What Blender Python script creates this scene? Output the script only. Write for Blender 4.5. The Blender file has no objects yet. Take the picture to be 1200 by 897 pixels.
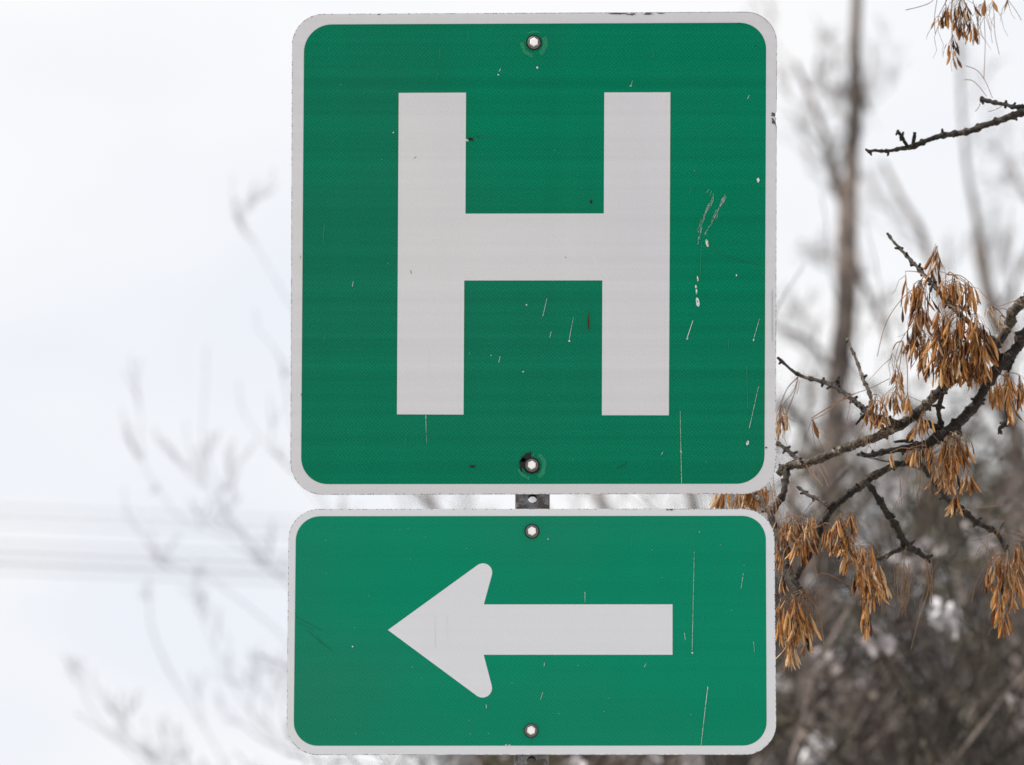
import bpy, math, random
from mathutils import Vector, Matrix, noise
S = bpy.context.scene
COL = S.collection
R = random.Random(7)

# ------------------------------------------------------------------ camera
CAM = Vector((0, 0, 1.65)); PITCH = math.radians(5.8)
LENS, SENS = 300.0, 36.0
cd = bpy.data.cameras.new('camera'); cam = bpy.data.objects.new('camera', cd); COL.objects.link(cam)
cam.location = CAM; cam.rotation_euler = (math.pi/2 + PITCH, 0, 0)
cd.lens = LENS; cd.sensor_width = SENS; cd.clip_start = 0.1; cd.clip_end = 5000
S.camera = cam
cd.dof.use_dof = True; cd.dof.aperture_fstop = 9.5
FW = Vector((0, math.cos(PITCH), math.sin(PITCH))); UP = Vector((0, -math.sin(PITCH), math.cos(PITCH))); RT = Vector((1, 0, 0))
KPX = SENS/LENS/1200.0
def at(px, py, Y):
    """world point on the vertical plane y=Y seen at photograph pixel (px,py): used to measure real positions off the photo"""
    d = FW + RT*((px-600)*KPX) + UP*((448.5-py)*KPX)
    return CAM + d*(Y/d.y)
DIST = 0.61/568/KPX                       # a 24 inch sign, 568 px wide
YS = DIST*math.cos(PITCH) + 0.0
cd.dof.focus_distance = DIST + 0.06
def ppx(Y): return (Y/math.cos(PITCH))*KPX   # metres per pixel at depth Y

# ------------------------------------------------------------------ world and sun
SUNV = Vector((-0.56, 0.02, 0.80)).normalized()
EL = math.asin(SUNV.z); AZ = math.atan2(SUNV.x, SUNV.y)
w = bpy.data.worlds.new('World'); S.world = w; w.use_nodes = True
nt = w.node_tree; N = nt.nodes; L = nt.links
for n in list(N): N.remove(n)
out = N.new('ShaderNodeOutputWorld'); bg = N.new('ShaderNodeBackground'); L.new(bg.outputs[0], out.inputs[0])
bg.inputs[1].default_value = 0.1
sky = N.new('ShaderNodeTexSky'); sky.sky_type = 'NISHITA'; sky.sun_disc = False
sky.sun_elevation = EL; sky.sun_rotation = AZ; sky.dust_density = 2.0
tc = N.new('ShaderNodeTexCoord')
mp = N.new('ShaderNodeMapping'); mp.inputs['Scale'].default_value = (1, 1, 1.8); L.new(tc.outputs['Generated'], mp.inputs[0])
nz = N.new('ShaderNodeTexNoise'); nz.inputs['Scale'].default_value = 13; nz.inputs['Detail'].default_value = 3; nz.inputs['Roughness'].default_value = 0.45
L.new(mp.outputs[0], nz.inputs[0])
cr = N.new('ShaderNodeValToRGB'); L.new(nz.outputs['Fac'], cr.inputs[0])
cr.color_ramp.elements[0].position = 0.36; cr.color_ramp.elements[0].color = (8.75, 9.05, 9.7, 1)
cr.color_ramp.elements[1].position = 0.60; cr.color_ramp.elements[1].color = (10.0, 10.0, 10.1, 1)
mx = N.new('ShaderNodeMix'); mx.data_type = 'RGBA'; mx.inputs['Factor'].default_value = 0.96
L.new(sky.outputs[0], mx.inputs['A']); L.new(cr.outputs[0], mx.inputs['B']); L.new(mx.outputs['Result'], bg.inputs[0])

sd = bpy.data.lights.new('sun', 'SUN'); sd.energy = 5.0; sd.angle = math.radians(0.6); sd.color = (1, 0.95, 0.87)
so = bpy.data.objects.new('sun', sd); COL.objects.link(so); so.rotation_euler = (-SUNV).to_track_quat('-Z', 'Y').to_euler()
S.view_settings.view_transform = 'Standard'; S.view_settings.look = 'None'; S.view_settings.exposure = 0; S.view_settings.gamma = 1
S.cycles.use_denoising = True; S.cycles.max_bounces = 6; S.cycles.transparent_max_bounces = 4

# ------------------------------------------------------------------ helpers
def link(name, mesh, parent=None, kind=None, mat=None, smooth=False):
    if mat is not None:
        mesh.materials.clear(); mesh.materials.append(mat)
    if smooth: mesh.polygons.foreach_set('use_smooth', [True]*len(mesh.polygons))
    o = bpy.data.objects.new(name, mesh); COL.objects.link(o)
    if parent is not None: o.parent = parent; o.matrix_parent_inverse = Matrix.Translation(-world_loc(parent))
    if kind: o['kind'] = kind
    return o
def world_loc(o):
    v = Vector(o.location)
    p = o.parent
    if p is not None: v = v + Vector(o.matrix_parent_inverse.translation) + world_loc(p)
    return v
def thing(name, loc, label, cat, group=None):
    o = bpy.data.objects.new(name, None); COL.objects.link(o); o.location = loc; o.empty_display_size = 0.1
    o['label'] = label; o['category'] = cat
    if group: o['group'] = group
    return o
class MB:
    def __init__(s): s.v = []; s.f = []; s.t = []
    def mesh(s, name):
        m = bpy.data.meshes.new(name); m.from_pydata(s.v, [], s.f); m.update()
        if s.t and len(s.t) == len(s.v):
            a = m.attributes.new('tint', 'FLOAT', 'POINT'); a.data.foreach_set('value', s.t)
        return m
    def tube(s, pts, rad, sides=6, cap=True, tint=0.5, wob=0.0):
        n = len(pts)
        if n < 2: return
        b = len(s.v); t0 = (pts[1]-pts[0]).normalized()
        a = t0.orthogonal().normalized()
        for i, p in enumerate(pts):
            t = (pts[min(i+1, n-1)]-pts[max(i-1, 0)])
            if t.length < 1e-9: t = t0
            t.normalize(); a = (a - t*a.dot(t))
            if a.length < 1e-6: a = t.orthogonal()
            a.normalize(); c = t.cross(a)
            for k in range(sides):
                an = 2*math.pi*k/sides; d = a*math.cos(an)+c*math.sin(an)
                r = rad[i]
                if wob: r *= 1 + wob*noise.noise((p+d*r)*230)
                s.v.append(p+d*r); s.t.append(tint)
        for i in range(n-1):
            for k in range(sides):
                k2 = (k+1) % sides
                s.f.append((b+i*sides+k, b+i*sides+k2, b+(i+1)*sides+k2, b+(i+1)*sides+k))
        if cap:
            s.f.append(tuple(b+k for k in reversed(range(sides)))); s.f.append(tuple(b+(n-1)*sides+k for k in range(sides)))
    def prism(s, poly, y0, y1, tint=0.5):
        """poly: list of (px,py); front at y0, back at y1 (vertical plates)"""
        b = len(s.v); n = len(poly)
        P = [at(x, y, YS) for x, y in poly]
        area = sum(P[i].x*P[(i+1) % n].z-P[(i+1) % n].x*P[i].z for i in range(n))
        if area < 0: P.reverse()
        for y in (y0, y1):
            for p in P: s.v.append(Vector((p.x, y, p.z))); s.t.append(tint)
        s.f.append(tuple(range(b, b+n))); s.f.append(tuple(reversed(range(b+n, b+2*n))))
        for i in range(n):
            j = (i+1) % n; s.f.append((b+j, b+i, b+n+i, b+n+j))
def catmull(P, step):
    """P: list of tuples (Vector, radius) -> resampled at about `step` metres"""
    pts, rr = [], []
    for i in range(len(P)-1):
        p0 = P[max(i-1, 0)]; p1 = P[i]; p2 = P[i+1]; p3 = P[min(i+2, len(P)-1)]
        n = max(1, int((p2[0]-p1[0]).length/step))
        for k in range(n):
            t = k/n; t2 = t*t; t3 = t2*t
            pts.append(0.5*((2*p1[0])+(p2[0]-p0[0])*t+(2*p0[0]-5*p1[0]+4*p2[0]-p3[0])*t2+(3*p1[0]-p0[0]-3*p2[0]+p3[0])*t3))
            rr.append(p1[1]*(1-t)+p2[1]*t)
    pts.append(P[-1][0].copy()); rr.append(P[-1][1])
    return pts, rr
def rvec(r=R):
    return Vector((r.gauss(0, 1), r.gauss(0, 1), r.gauss(0, 1))).normalized()

# ------------------------------------------------------------------ materials
def new_mat(name):
    m = bpy.data.materials.new(name); m.use_nodes = True
    return m, m.node_tree.nodes, m.node_tree.links, m.node_tree.nodes['Principled BSDF']
def nnoise(N, L, vec, scale, detail=3, rough=0.5):
    n = N.new('ShaderNodeTexNoise'); n.inputs['Scale'].default_value = scale; n.inputs['Detail'].default_value = detail
    n.inputs['Roughness'].default_value = rough; L.new(vec, n.inputs['Vector']); return n
def ramp(N, L, fac, stops):
    r = N.new('ShaderNodeValToRGB'); L.new(fac, r.inputs[0]); e = r.color_ramp.elements
    while len(e) > len(stops): e.remove(e[-1])
    while len(e) < len(stops): e.new(0.5)
    for i, (p, c) in enumerate(stops): e[i].position = p; e[i].color = (*c, 1)
    return r
def mixc(N, L, fac, a, b, mode='MIX'):
    m = N.new('ShaderNodeMix'); m.data_type = 'RGBA'; m.blend_type = mode
    for sock, v in (('Factor', fac), ('A', a), ('B', b)):
        if hasattr(v, 'default_value'): L.new(v, m.inputs[sock])
        elif isinstance(v, tuple): m.inputs[sock].default_value = (*v, 1)
        else: m.inputs[sock].default_value = v
    return m.outputs['Result']
def sheeting(name, base, alt, spec=0.1, rough=0.45, cell=0.22, band=0.1):
    """retroreflective prismatic sheeting: fine cell grain, faint horizontal rows, uneven sheen painted into the colour as broad noise"""
    m, N, L, b = new_mat(name)
    g = N.new('ShaderNodeNewGeometry').outputs['Position']
    big = nnoise(N, L, g, 2.6, 2)
    mp = N.new('ShaderNodeMapping'); mp.inputs['Scale'].default_value = (0.5, 1, 84); L.new(g, mp.inputs[0])
    rows = nnoise(N, L, mp.outputs[0], 1.0, 2)
    mp2 = N.new('ShaderNodeMapping'); mp2.inputs['Scale'].default_value = (28, 1, 1.2); L.new(g, mp2.inputs[0])
    cols = nnoise(N, L, mp2.outputs[0], 1.0, 2)
    grain = nnoise(N, L, g, 620, 1, 0.6)
    mp3 = N.new('ShaderNodeMapping'); mp3.inputs['Scale'].default_value = (400, 1, 400); L.new(g, mp3.inputs[0])
    vor = N.new('ShaderNodeTexChecker'); vor.inputs['Scale'].default_value = 1; L.new(mp3.outputs[0], vor.inputs[0])
    bigr = ramp(N, L, big.outputs['Fac'], [(0.35, (0, 0, 0)), (0.65, (1, 1, 1))])
    c = mixc(N, L, bigr.outputs[0], base, alt)
    rr = ramp(N, L, rows.outputs['Fac'], [(0.3, (1-band,)*3), (0.7, (1+band,)*3)])
    c = mixc(N, L, 1.0, c, rr.outputs[0], 'MULTIPLY')
    rc = ramp(N, L, cols.outputs['Fac'], [(0.3, (1-band*.25,)*3), (0.7, (1+band*.25,)*3)])
    c = mixc(N, L, 1.0, c, rc.outputs[0], 'MULTIPLY')
    gr = ramp(N, L, grain.outputs['Fac'], [(0.3, (1-cell,)*3), (0.7, (1+cell,)*3)])
    c = mixc(N, L, 1.0, c, gr.outputs[0], 'MULTIPLY')
    ck = ramp(N, L, vor.outputs['Fac'], [(0.0, (1-cell*.3,)*3), (1.0, (1+cell*.3,)*3)])
    c = mixc(N, L, 1.0, c, ck.outputs[0], 'MULTIPLY')
    L.new(c, b.inputs['Base Color']); b.inputs['Roughness'].default_value = rough
    b.inputs['Specular IOR Level'].default_value = spec
    wv = nnoise(N, L, g, 1.9, 1); bp = N.new('ShaderNodeBump'); bp.inputs['Strength'].default_value = 1.0; bp.inputs['Distance'].default_value = 0.05
    L.new(wv.outputs['Fac'], bp.inputs['Height']); L.new(bp.outputs[0], b.inputs['Normal'])    # slightly wavy sheet metal
    return m
M = {}
M['green'] = sheeting('green_sheeting', (0.0012, 0.180, 0.095), (0.006, 0.158, 0.090), 0.03, 0.5, 0.24, 0.09)
M['green2'] = sheeting('green_sheeting_sheen', (0.003, 0.228, 0.130), (0.012, 0.196, 0.116), 0.04, 0.5, 0.15, 0.04)  # arrow panel: gloss difference put into a brighter green
M['white'] = sheeting('white_sheeting', (0.60, 0.605, 0.65), (0.63, 0.63, 0.665), 0.05, 0.4, 0.035, 0.03)
M['white2'] = sheeting('white_sheeting_bright', (0.665, 0.685, 0.74), (0.685, 0.70, 0.745), 0.05, 0.4, 0.025, 0.015)  # brighter white for the arrow panel
def flat(name, c, rough=0.6, metal=0.0, spec=0.3, ns=200, var=0.15, bump=0.0):
    m, N, L, b = new_mat(name)
    g = N.new('ShaderNodeNewGeometry').outputs['Position']; n = nnoise(N, L, g, ns, 3)
    r = ramp(N, L, n.outputs['Fac'], [(0.3, tuple(x*(1-var) for x in c)), (0.7, tuple(min(1, x*(1+var)) for x in c))])
    L.new(r.outputs[0], b.inputs['Base Color']); b.inputs['Roughness'].default_value = rough; b.inputs['Metallic'].default_value = metal
    b.inputs['Specular IOR Level'].default_value = spec
    if bump:
        bp = N.new('ShaderNodeBump'); bp.inputs['Strength'].default_value = bump; bp.inputs['Distance'].default_value = 0.002
        L.new(n.outputs['Fac'], bp.inputs['Height']); L.new(bp.outputs[0], b.inputs['Normal'])
    return m
M['alu'] = flat('aluminium_plate', (0.30, 0.28, 0.31), 0.5, 0.6)
M['edge'] = flat('grimy_edge', (0.19, 0.165, 0.20), 0.7)
M['chipdark'] = flat('dark_chip', (0.012, 0.016, 0.014), 0.8, ns=900, var=0.6)
M['chipgrey'] = flat('bare_metal_chip', (0.09, 0.08, 0.085), 0.6, ns=900, var=0.7)
M['chipbrown'] = flat('brown_smear', (0.06, 0.05, 0.025), 0.8, ns=900, var=0.4)
M['scratch'] = flat('white_scratch', (0.56, 0.60, 0.60), 0.6, ns=1500, var=0.35)
def scratchmat():
    m, N, L, b = new_mat('white_scratch')
    g = N.new('ShaderNodeNewGeometry').outputs['Position']; n = nnoise(N, L, g, 430, 3, .7)
    r = ramp(N, L, n.outputs['Fac'], [(0.36, (0.012, 0.18, 0.10)), (0.42, (0.30, 0.42, 0.37)), (0.49, (0.68, 0.69, 0.70))])
    L.new(r.outputs[0], b.inputs['Base Color']); b.inputs['Roughness'].default_value = 0.6
    return m
M['scratch'] = scratchmat()
M['faint'] = flat('faint_scratch', (0.05, 0.28, 0.19), 0.6, ns=1500, var=0.4)
M['faintwhite'] = flat('pale_scuff', (0.66, 0.66, 0.70), 0.6, ns=900, var=0.05)
M['darkgreen'] = flat('dark_green_scuff_and_shade', (0.005, 0.135, 0.078), 0.6, ns=900, var=0.2)  # dark green for scuffs and for the shadow painted under a bolt
M['ringgreen'] = flat('pressed_green_ring', (0.004, 0.205, 0.105), 0.5, ns=420, var=0.3)
M['bolt'] = flat('zinc_bolt', (0.93, 0.90, 0.92), 0.35, 0.0, 0.6, 600, 0.08)
M['washer'] = flat('dull_washer', (0.13, 0.125, 0.13), 0.55, 0.3, 0.5, 500, 0.35, 0.3)
M['rubber'] = flat('black_gasket', (0.012, 0.012, 0.012), 0.8)
def galv():
    m, N, L, b = new_mat('galvanised_steel')
    g = N.new('ShaderNodeNewGeometry').outputs['Position']
    n1 = nnoise(N, L, g, 210, 4, 0.7); n2 = nnoise(N, L, g, 45, 2)
    r1 = ramp(N, L, n1.outputs['Fac'], [(0.38, (0.045, 0.045, 0.05)), (0.5, (0.13, 0.13, 0.145)), (0.68, (0.30, 0.29, 0.31))])
    c = mixc(N, L, n2.outputs['Fac'], r1.outputs[0], (0.12, 0.12, 0.135))
    n3 = nnoise(N, L, g, 75, 4, 0.7); r3 = ramp(N, L, n3.outputs['Fac'], [(0.50, (0, 0, 0)), (0.56, (1, 1, 1))])
    c = mixc(N, L, r3.outputs[0], c, (0.055, 0.045, 0.038))      # grime and rust spots
    L.new(c, b.inputs['Base Color']); b.inputs['Metallic'].default_value = 0.25; b.inputs['Roughness'].default_value = 0.55
    bp = N.new('ShaderNodeBump'); bp.inputs['Strength'].default_value = 0.4; bp.inputs['Distance'].default_value = 0.001
    L.new(n1.outputs['Fac'], bp.inputs['Height']); L.new(bp.outputs[0], b.inputs['Normal'])
    return m
M['galv'] = galv()
def bark(name, dark, mid, light, sc=1.0, bump=0.9):
    m, N, L, b = new_mat(name)
    g = N.new('ShaderNodeNewGeometry').outputs['Position']
    a = N.new('ShaderNodeAttribute'); a.attribute_name = 'tint'
    n1 = nnoise(N, L, g, 260*sc, 5, 0.65); n2 = nnoise(N, L, g, 60*sc, 3)
    ad = N.new('ShaderNodeMath'); ad.operation = 'MULTIPLY_ADD'; L.new(n2.outputs['Fac'], ad.inputs[0]); ad.inputs[1].default_value = 0.9; L.new(n1.outputs['Fac'], ad.inputs[2])
    sb = N.new('ShaderNodeMath'); sb.operation = 'ADD'; L.new(ad.outputs[0], sb.inputs[0]); L.new(a.outputs['Fac'], sb.inputs[1])
    dv = N.new('ShaderNodeMath'); dv.operation = 'MULTIPLY'; L.new(sb.outputs[0], dv.inputs[0]); dv.inputs[1].default_value = 0.5
    r = ramp(N, L, dv.outputs[0], [(0.50, dark), (0.64, mid), (0.80, light)])
    L.new(r.outputs[0], b.inputs['Base Color']); b.inputs['Roughness'].default_value = 0.75; b.inputs['Specular IOR Level'].default_value = 0.35
    bp = N.new('ShaderNodeBump'); bp.inputs['Strength'].default_value = bump; bp.inputs['Distance'].default_value = 0.003/sc
    L.new(n1.outputs['Fac'], bp.inputs['Height']); L.new(bp.outputs[0], b.inputs['Normal'])
    return m
M['bark'] = bark('ash_bark', (0.012, 0.009, 0.008), (0.09, 0.068, 0.05), (0.68, 0.60, 0.51), 1.0, 1.0)
M['farbark'] = bark('far_bark', (0.015, 0.010, 0.008), (0.052, 0.039, 0.034), (0.27, 0.22, 0.195), 0.05)
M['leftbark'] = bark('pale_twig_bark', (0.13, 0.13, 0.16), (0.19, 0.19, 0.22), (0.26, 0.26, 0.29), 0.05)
def seedmat():
    m, N, L, b = new_mat('dry_ash_seed')
    a = N.new('ShaderNodeAttribute'); a.attribute_name = 'tint'
    g = N.new('ShaderNodeNewGeometry').outputs['Position']; n = nnoise(N, L, g, 420, 2)
    ma = N.new('ShaderNodeMath'); ma.operation = 'MULTIPLY_ADD'; L.new(n.outputs['Fac'], ma.inputs[0]); ma.inputs[1].default_value = 0.35; L.new(a.outputs['Fac'], ma.inputs[2])
    r = ramp(N, L, ma.outputs[0], [(0.10, (0.04, 0.02, 0.014)), (0.38, (0.24, 0.10, 0.038)), (0.64, (0.60, 0.275, 0.075)), (0.82, (0.72, 0.42, 0.16)), (1.0, (0.76, 0.58, 0.38))])
    L.new(r.outputs[0], b.inputs['Base Color']); b.inputs['Roughness'].default_value = 0.5; b.inputs['Specular IOR Level'].default_value = 0.4
    tr = N.new('ShaderNodeBsdfTranslucent'); L.new(r.outputs[0], tr.inputs[0])
    ms = N.new('ShaderNodeMixShader'); ms.inputs[0].default_value = 0.42
    L.new(b.outputs[0], ms.inputs[1]); L.new(tr.outputs[0], ms.inputs[2]); L.new(ms.outputs[0], N['Material Output'].inputs[0])
    return m
M['seed'] = seedmat()
M['stalk'] = flat('dry_stalk', (0.20, 0.12, 0.07), 0.7, ns=300, var=0.4)
def brushleaf():
    m, N, L, b = new_mat('brush_leaf_and_light_speck')
    a = N.new('ShaderNodeAttribute'); a.attribute_name = 'tint'
    r = ramp(N, L, a.outputs['Fac'], [(0.0, (0.022, 0.015, 0.012)), (0.3, (0.078, 0.053, 0.041)), (0.5, (0.078, 0.072, 0.032)), (0.68, (0.25, 0.21, 0.21)), (0.9, (0.42, 0.40, 0.42)), (1.0, (0.6, 0.59, 0.62))])  # palest stops paint light specks among the leaves
    L.new(r.outputs[0], b.inputs['Base Color']); b.inputs['Roughness'].default_value = 0.6
    return m
M['leaf'] = brushleaf()
M['wire'] = flat('wire_sheath', (0.10, 0.10, 0.115), 0.6)
def groundmat():
    m, N, L, b = new_mat('winter_grass_ground')
    g = N.new('ShaderNodeNewGeometry').outputs['Position']; n1 = nnoise(N, L, g, 0.35, 6, 0.6); n2 = nnoise(N, L, g, 22, 4, 0.7)
    r1 = ramp(N, L, n2.outputs['Fac'], [(0.3, (0.17, 0.13, 0.07)), (0.7, (0.34, 0.28, 0.16))])
    r2 = ramp(N, L, n1.outputs['Fac'], [(0.50, (0, 0, 0)), (0.55, (1, 1, 1))])
    c = mixc(N, L, r2.outputs[0], r1.outputs[0], (0.78, 0.80, 0.84))  # pale patches added on the unseen ground to bounce light up
    L.new(c, b.inputs['Base Color']); b.inputs['Roughness'].default_value = 0.9
    return m
M['ground'] = groundmat()

# ------------------------------------------------------------------ ground
def gz(x, y): return 0.0
gm = MB(); GX = [-2500, -400, -120, -40, -20, -10, -5, 0, 5, 10, 20, 40, 120, 400, 2500]
GY = [-2500, -400, -100, -30, -10, 0, 5, 10, 15, 20, 30, 45, 70, 120, 400, 3500]
for y in GY:
    for x in GX: gm.v.append(Vector((x, y, 0.04*noise.noise(Vector((x, y, 0))*.3) if abs(x) < 100 and y < 100 else 0)))
nx = len(GX)
for j in range(len(GY)-1):
    for i in range(nx-1): a = j*nx+i; gm.f.append((a, a+1, a+nx+1, a+nx))
link('ground', gm.mesh('ground'), None, 'structure', M['ground'], True)

# ------------------------------------------------------------------ sign post: perforated square tube
PC = at(624.0, 584, YS+0.004); HW = 20.2*ppx(YS)     # half width of the post
LEAN = (622.3-625.5)/(856-50)                          # px per px, post and signs lean a touch
def cx(py): return 624.0 + LEAN*(py-584)
top_z = at(625, 36, YS).z
pitch = 0.0254; hr = 5.4*ppx(YS)
post = thing('sign_post', (at(cx(897), 897, YS).x, YS+0.004+HW, 0), 'grey galvanised square steel post full of round holes, behind both green signs', 'sign post')
pm = MB()
kx = (at(cx(50), 50, YS).x-at(cx(856), 856, YS).x)/(at(0, 50, YS).z-at(0, 856, YS).z)
def pcx(z): return PC.x+(z-PC.z)*kx
z = PC.z
while z-pitch/2 > -0.3: z -= pitch
zs = []
while z+pitch/2 < top_z: zs.append(z); z += pitch
y0p = YS+0.004; y1p = y0p+2*HW
def wall(fn):
    NS = 16
    for zc in zs:
        b = len(pm.v)
        for k in range(NS):      # hole ring
            an = 2*math.pi*k/NS; pm.v.append(fn(math.cos(an)*hr, zc+math.sin(an)*hr)); pm.t.append(0.5)
        for k in range(NS):      # square ring
            an = 2*math.pi*k/NS; c, s_ = math.cos(an), math.sin(an); q = max(abs(c), abs(s_))
            pm.v.append(fn(c/q*(HW-0.003), zc+s_/q*pitch/2)); pm.t.append(0.5)
        for k in range(NS):
            k2 = (k+1) % NS; pm.f.append((b+k2, b+k, b+NS+k, b+NS+k2))
        e = len(pm.v)            # rounded corner strip on one side
        for q in range(5):
            a2 = q/4*math.pi/2
            for zz in (zc-pitch/2, zc+pitch/2):
                pm.v.append(fn(HW-0.003+0.003*math.sin(a2), zz, 0.003*(1-math.cos(a2)))); pm.t.append(0.5)
        for q in range(4): pm.f.append((e+2*q, e+2*q+2, e+2*q+3, e+2*q+1))
wall(lambda u, z_, d=0: Vector((pcx(z_)+u, y0p+d, z_)))
wall(lambda u, z_, d=0: Vector((pcx(z_)+HW-d, y0p+HW+u, z_)))
wall(lambda u, z_, d=0: Vector((pcx(z_)-u, y1p-d, z_)))
wall(lambda u, z_, d=0: Vector((pcx(z_)-HW+d, y0p+HW-u, z_)))
po = link('post_tube', pm.mesh('post_tube'), post, None, M['galv'])
sol = po.modifiers.new('wall', 'SOLIDIFY'); sol.thickness = 0.0022; sol.offset = -1

# ------------------------------------------------------------------ signs
def rquad(c, r, n=12, notch=None):
    """rounded quadrilateral; c = TL, TR, BR, BL in px; r radius per corner"""
    P = []
    dirs = [(180, 270), (270, 360), (0, 90), (90, 180)]
    offs = [(1, 1), (-1, 1), (-1, -1), (1, -1)]
    for i in range(4):
        x, y = c[i]; ri = r[i]; ox, oy = offs[i]; ccx, ccy = x+ox*ri, y+oy*ri
        for k in range(n+1):
            a = math.radians(dirs[i][0]+(dirs[i][1]-dirs[i][0])*k/n)
            P.append((ccx+math.cos(a)*ri, ccy+math.sin(a)*ri))
        if i == 1 and notch: P += notch
    return P
def part(parent, name, polys, y0, y1, mat, kind=None, label=None):
    if kind is None and len(polys) > 1:
        for p in polys: o = part(parent, name, [p], y0, y1, mat, None, label)
        return o
    b = MB()
    for p in polys: b.prism(p, y0, y1)
    o = link(name, b.mesh(name), parent, kind, mat)
    if label: o['label'] = label
    return o
def strip(pts, w0, w1=None):
    """thin tapered sliver polygon along px polyline"""
    w1 = w0 if w1 is None else w1; n = len(pts); w0 *= .5; w1 *= .5; Lp, Rp = [], []
    for i, (x, y) in enumerate(pts):
        x2, y2 = pts[min(i+1, n-1)]; x1, y1 = pts[max(i-1, 0)]
        dx, dy = x2-x1, y2-y1; q = math.hypot(dx, dy) or 1; t = i/(n-1)
        ww = (w0*(1-t)+w1*t)/2
        Lp.append((x-dy/q*ww, y+dx/q*ww)); Rp.append((x+dy/q*ww, y-dx/q*ww))
    return Lp+Rp[::-1]
def blob(x, y, rx, ry, n=9, jit=0.35, ang=0):
    P = []
    for k in range(n):
        a = 2*math.pi*k/n; q = 1+R.uniform(-jit, jit); u, v = math.cos(a)*rx*q, math.sin(a)*ry*q
        P.append((x+u*math.cos(ang)-v*math.sin(ang), y+u*math.sin(ang)+v*math.cos(ang)))
    return P
def rough_line(x0, y0, x1, y1, w, n, spread=0.0, seg=0.16):
    """a scrape: many small slivers along a line"""
    out = []; dx, dy = x1-x0, y1-y0; q = math.hypot(dx, dy)
    for i in range(n):
        t = R.random(); o = R.gauss(0, spread); l = q*seg*R.uniform(.4, 1.6)
        x, y = x0+dx*t-dy/q*o, y0+dy*t+dx/q*o
        out.append(strip([(x, y), (x+dx/q*l, y+dy/q*l)], w*R.uniform(.5, 1.3), w*0.3))
    return out
def make_bolt(parent, x, y, hs=1.0, gasket=9.0):
    c = at(x, y, YS); m = ppx(YS)
    def disc(r, ya, yb, n=20, rot=0.0, taper=0.0):
        b = MB(); yy = [(ya, r), (ya-(ya-yb)*0.7, r), (yb, r-taper)]
        for yv, rv in yy:
            for k in range(n):
                a = 2*math.pi*k/n+rot; b.v.append(Vector((c.x+math.cos(a)*rv, yv, c.z+math.sin(a)*rv))); b.t.append(.5)
        for j in range(2):
            for k in range(n): k2 = (k+1) % n; b.f.append((j*n+k, j*n+k2, (j+1)*n+k2, (j+1)*n+k))
        b.f.append(tuple(range(2*n, 3*n))); b.f.append(tuple(reversed(range(n))))
        return b
    bo = link('bolt', disc(5.3*m*hs, YS-0.003, YS-0.0088, 6, math.pi/6+R.uniform(-.15, .15), 0.9*m).mesh('bolt_head'), parent, None, M['bolt'])
    link('washer', disc(7.6*m*hs, YS-0.0014, YS-0.003, 24, 0, 0.6*m).mesh('washer'), bo, None, M['washer'])
    link('gasket', disc(gasket*m, YS-0.00085, YS-0.00145, 24).mesh('gasket'), bo, None, M['rubber'])
    return bo
def edge_dashes(poly, step, on, w, prob):
    out = []; n = len(poly)
    for i in range(n):
        x0, y0 = poly[i]; x1, y1 = poly[(i+1) % n]; q = math.hypot(x1-x0, y1-y0)
        if q < 0.5: continue
        k = 0.0
        while k < q:
            if R.random() < prob((x0+x1)/2 if q < 20 else x0+(x1-x0)*k/q, y0+(y1-y0)*k/q):
                a, b_ = k/q, min(1, (k+on*R.uniform(.6, 1.3))/q)
                nxn, nyn = -(y1-y0)/q, (x1-x0)/q
                ww = w*R.uniform(.7, 1.3)
                P = [(x0+(x1-x0)*a, y0+(y1-y0)*a), (x0+(x1-x0)*b_, y0+(y1-y0)*b_)]
                P += [(P[1][0]+nxn*ww, P[1][1]+nyn*ww), (P[0][0]+nxn*ww, P[0][1]+nyn*ww)]
                out.append(P)
            k += step
    return out
def annulus(x, y, r0, r1, a0, a1, n=10):
    P = [(x+math.cos(math.radians(a0+(a1-a0)*k/n))*r1*R.uniform(.93, 1.05), y+math.sin(math.radians(a0+(a1-a0)*k/n))*r1*R.uniform(.93, 1.05)) for k in range(n+1)]
    P += [(x+math.cos(math.radians(a1-(a1-a0)*k/n))*r0*R.uniform(.93, 1.07), y+math.sin(math.radians(a1-(a1-a0)*k/n))*r0*R.uniform(.93, 1.07)) for k in range(n+1)]
    return P
F0, F1, F2, F3 = YS-0.0003, YS-0.0006, YS-0.0009, YS-0.0012
c0 = at(624, 298, YS)
hs = thing('hospital_sign', (c0.x, YS, at(624, 579, YS).z), 'large square green sign with a white capital H and a white border', 'sign')
notch = [(910.3, 130), (908.6, 133.5), (908.2, 136), (909.8, 139), (908.8, 143), (910.2, 148)]
outer = rquad([(342.2, 16.6), (910.6, 14.0), (909.3, 578.9), (340.3, 580.0)], [37, 37, 36, 38], notch=notch)
part(hs, 'metal_plate', [outer], YS, YS+0.0022, M['alu'])
part(hs, 'white_border', [outer], F0, YS-0.00002, M['white'])
inner = rquad([(356.2, 28.9), (897.8, 27.0), (895.9, 567.2), (353.0, 567.6)], [33, 31, 33, 31])
part(hs, 'green_face', [inner], F1, F0-0.00002, M['green'])
H = [(467.3, 109.2), (546.1, 108.9), (545.4, 250.7), (707.6, 250.5), (708.2, 108.7), (785.6, 108.5), (783.8, 487.0), (705.3, 486.9), (705.9, 328.9), (544.0, 329.0), (543.2, 486.2), (465.2, 485.9)]
part(hs, 'letter_h', [H], F2, F1-0.00002, M['white'])
for x, y, g in ((625.7, 50.3, 9.2), (623.2, 545.6, 9.5)): make_bolt(hs, x, y, 1.0, g)
def pr(x, y):
    if y < 40: return 0.85 if x > 560 else 0.45
    if x > 800: return 0.5
    if y > 540: return 0.55
    return 0.6
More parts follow.
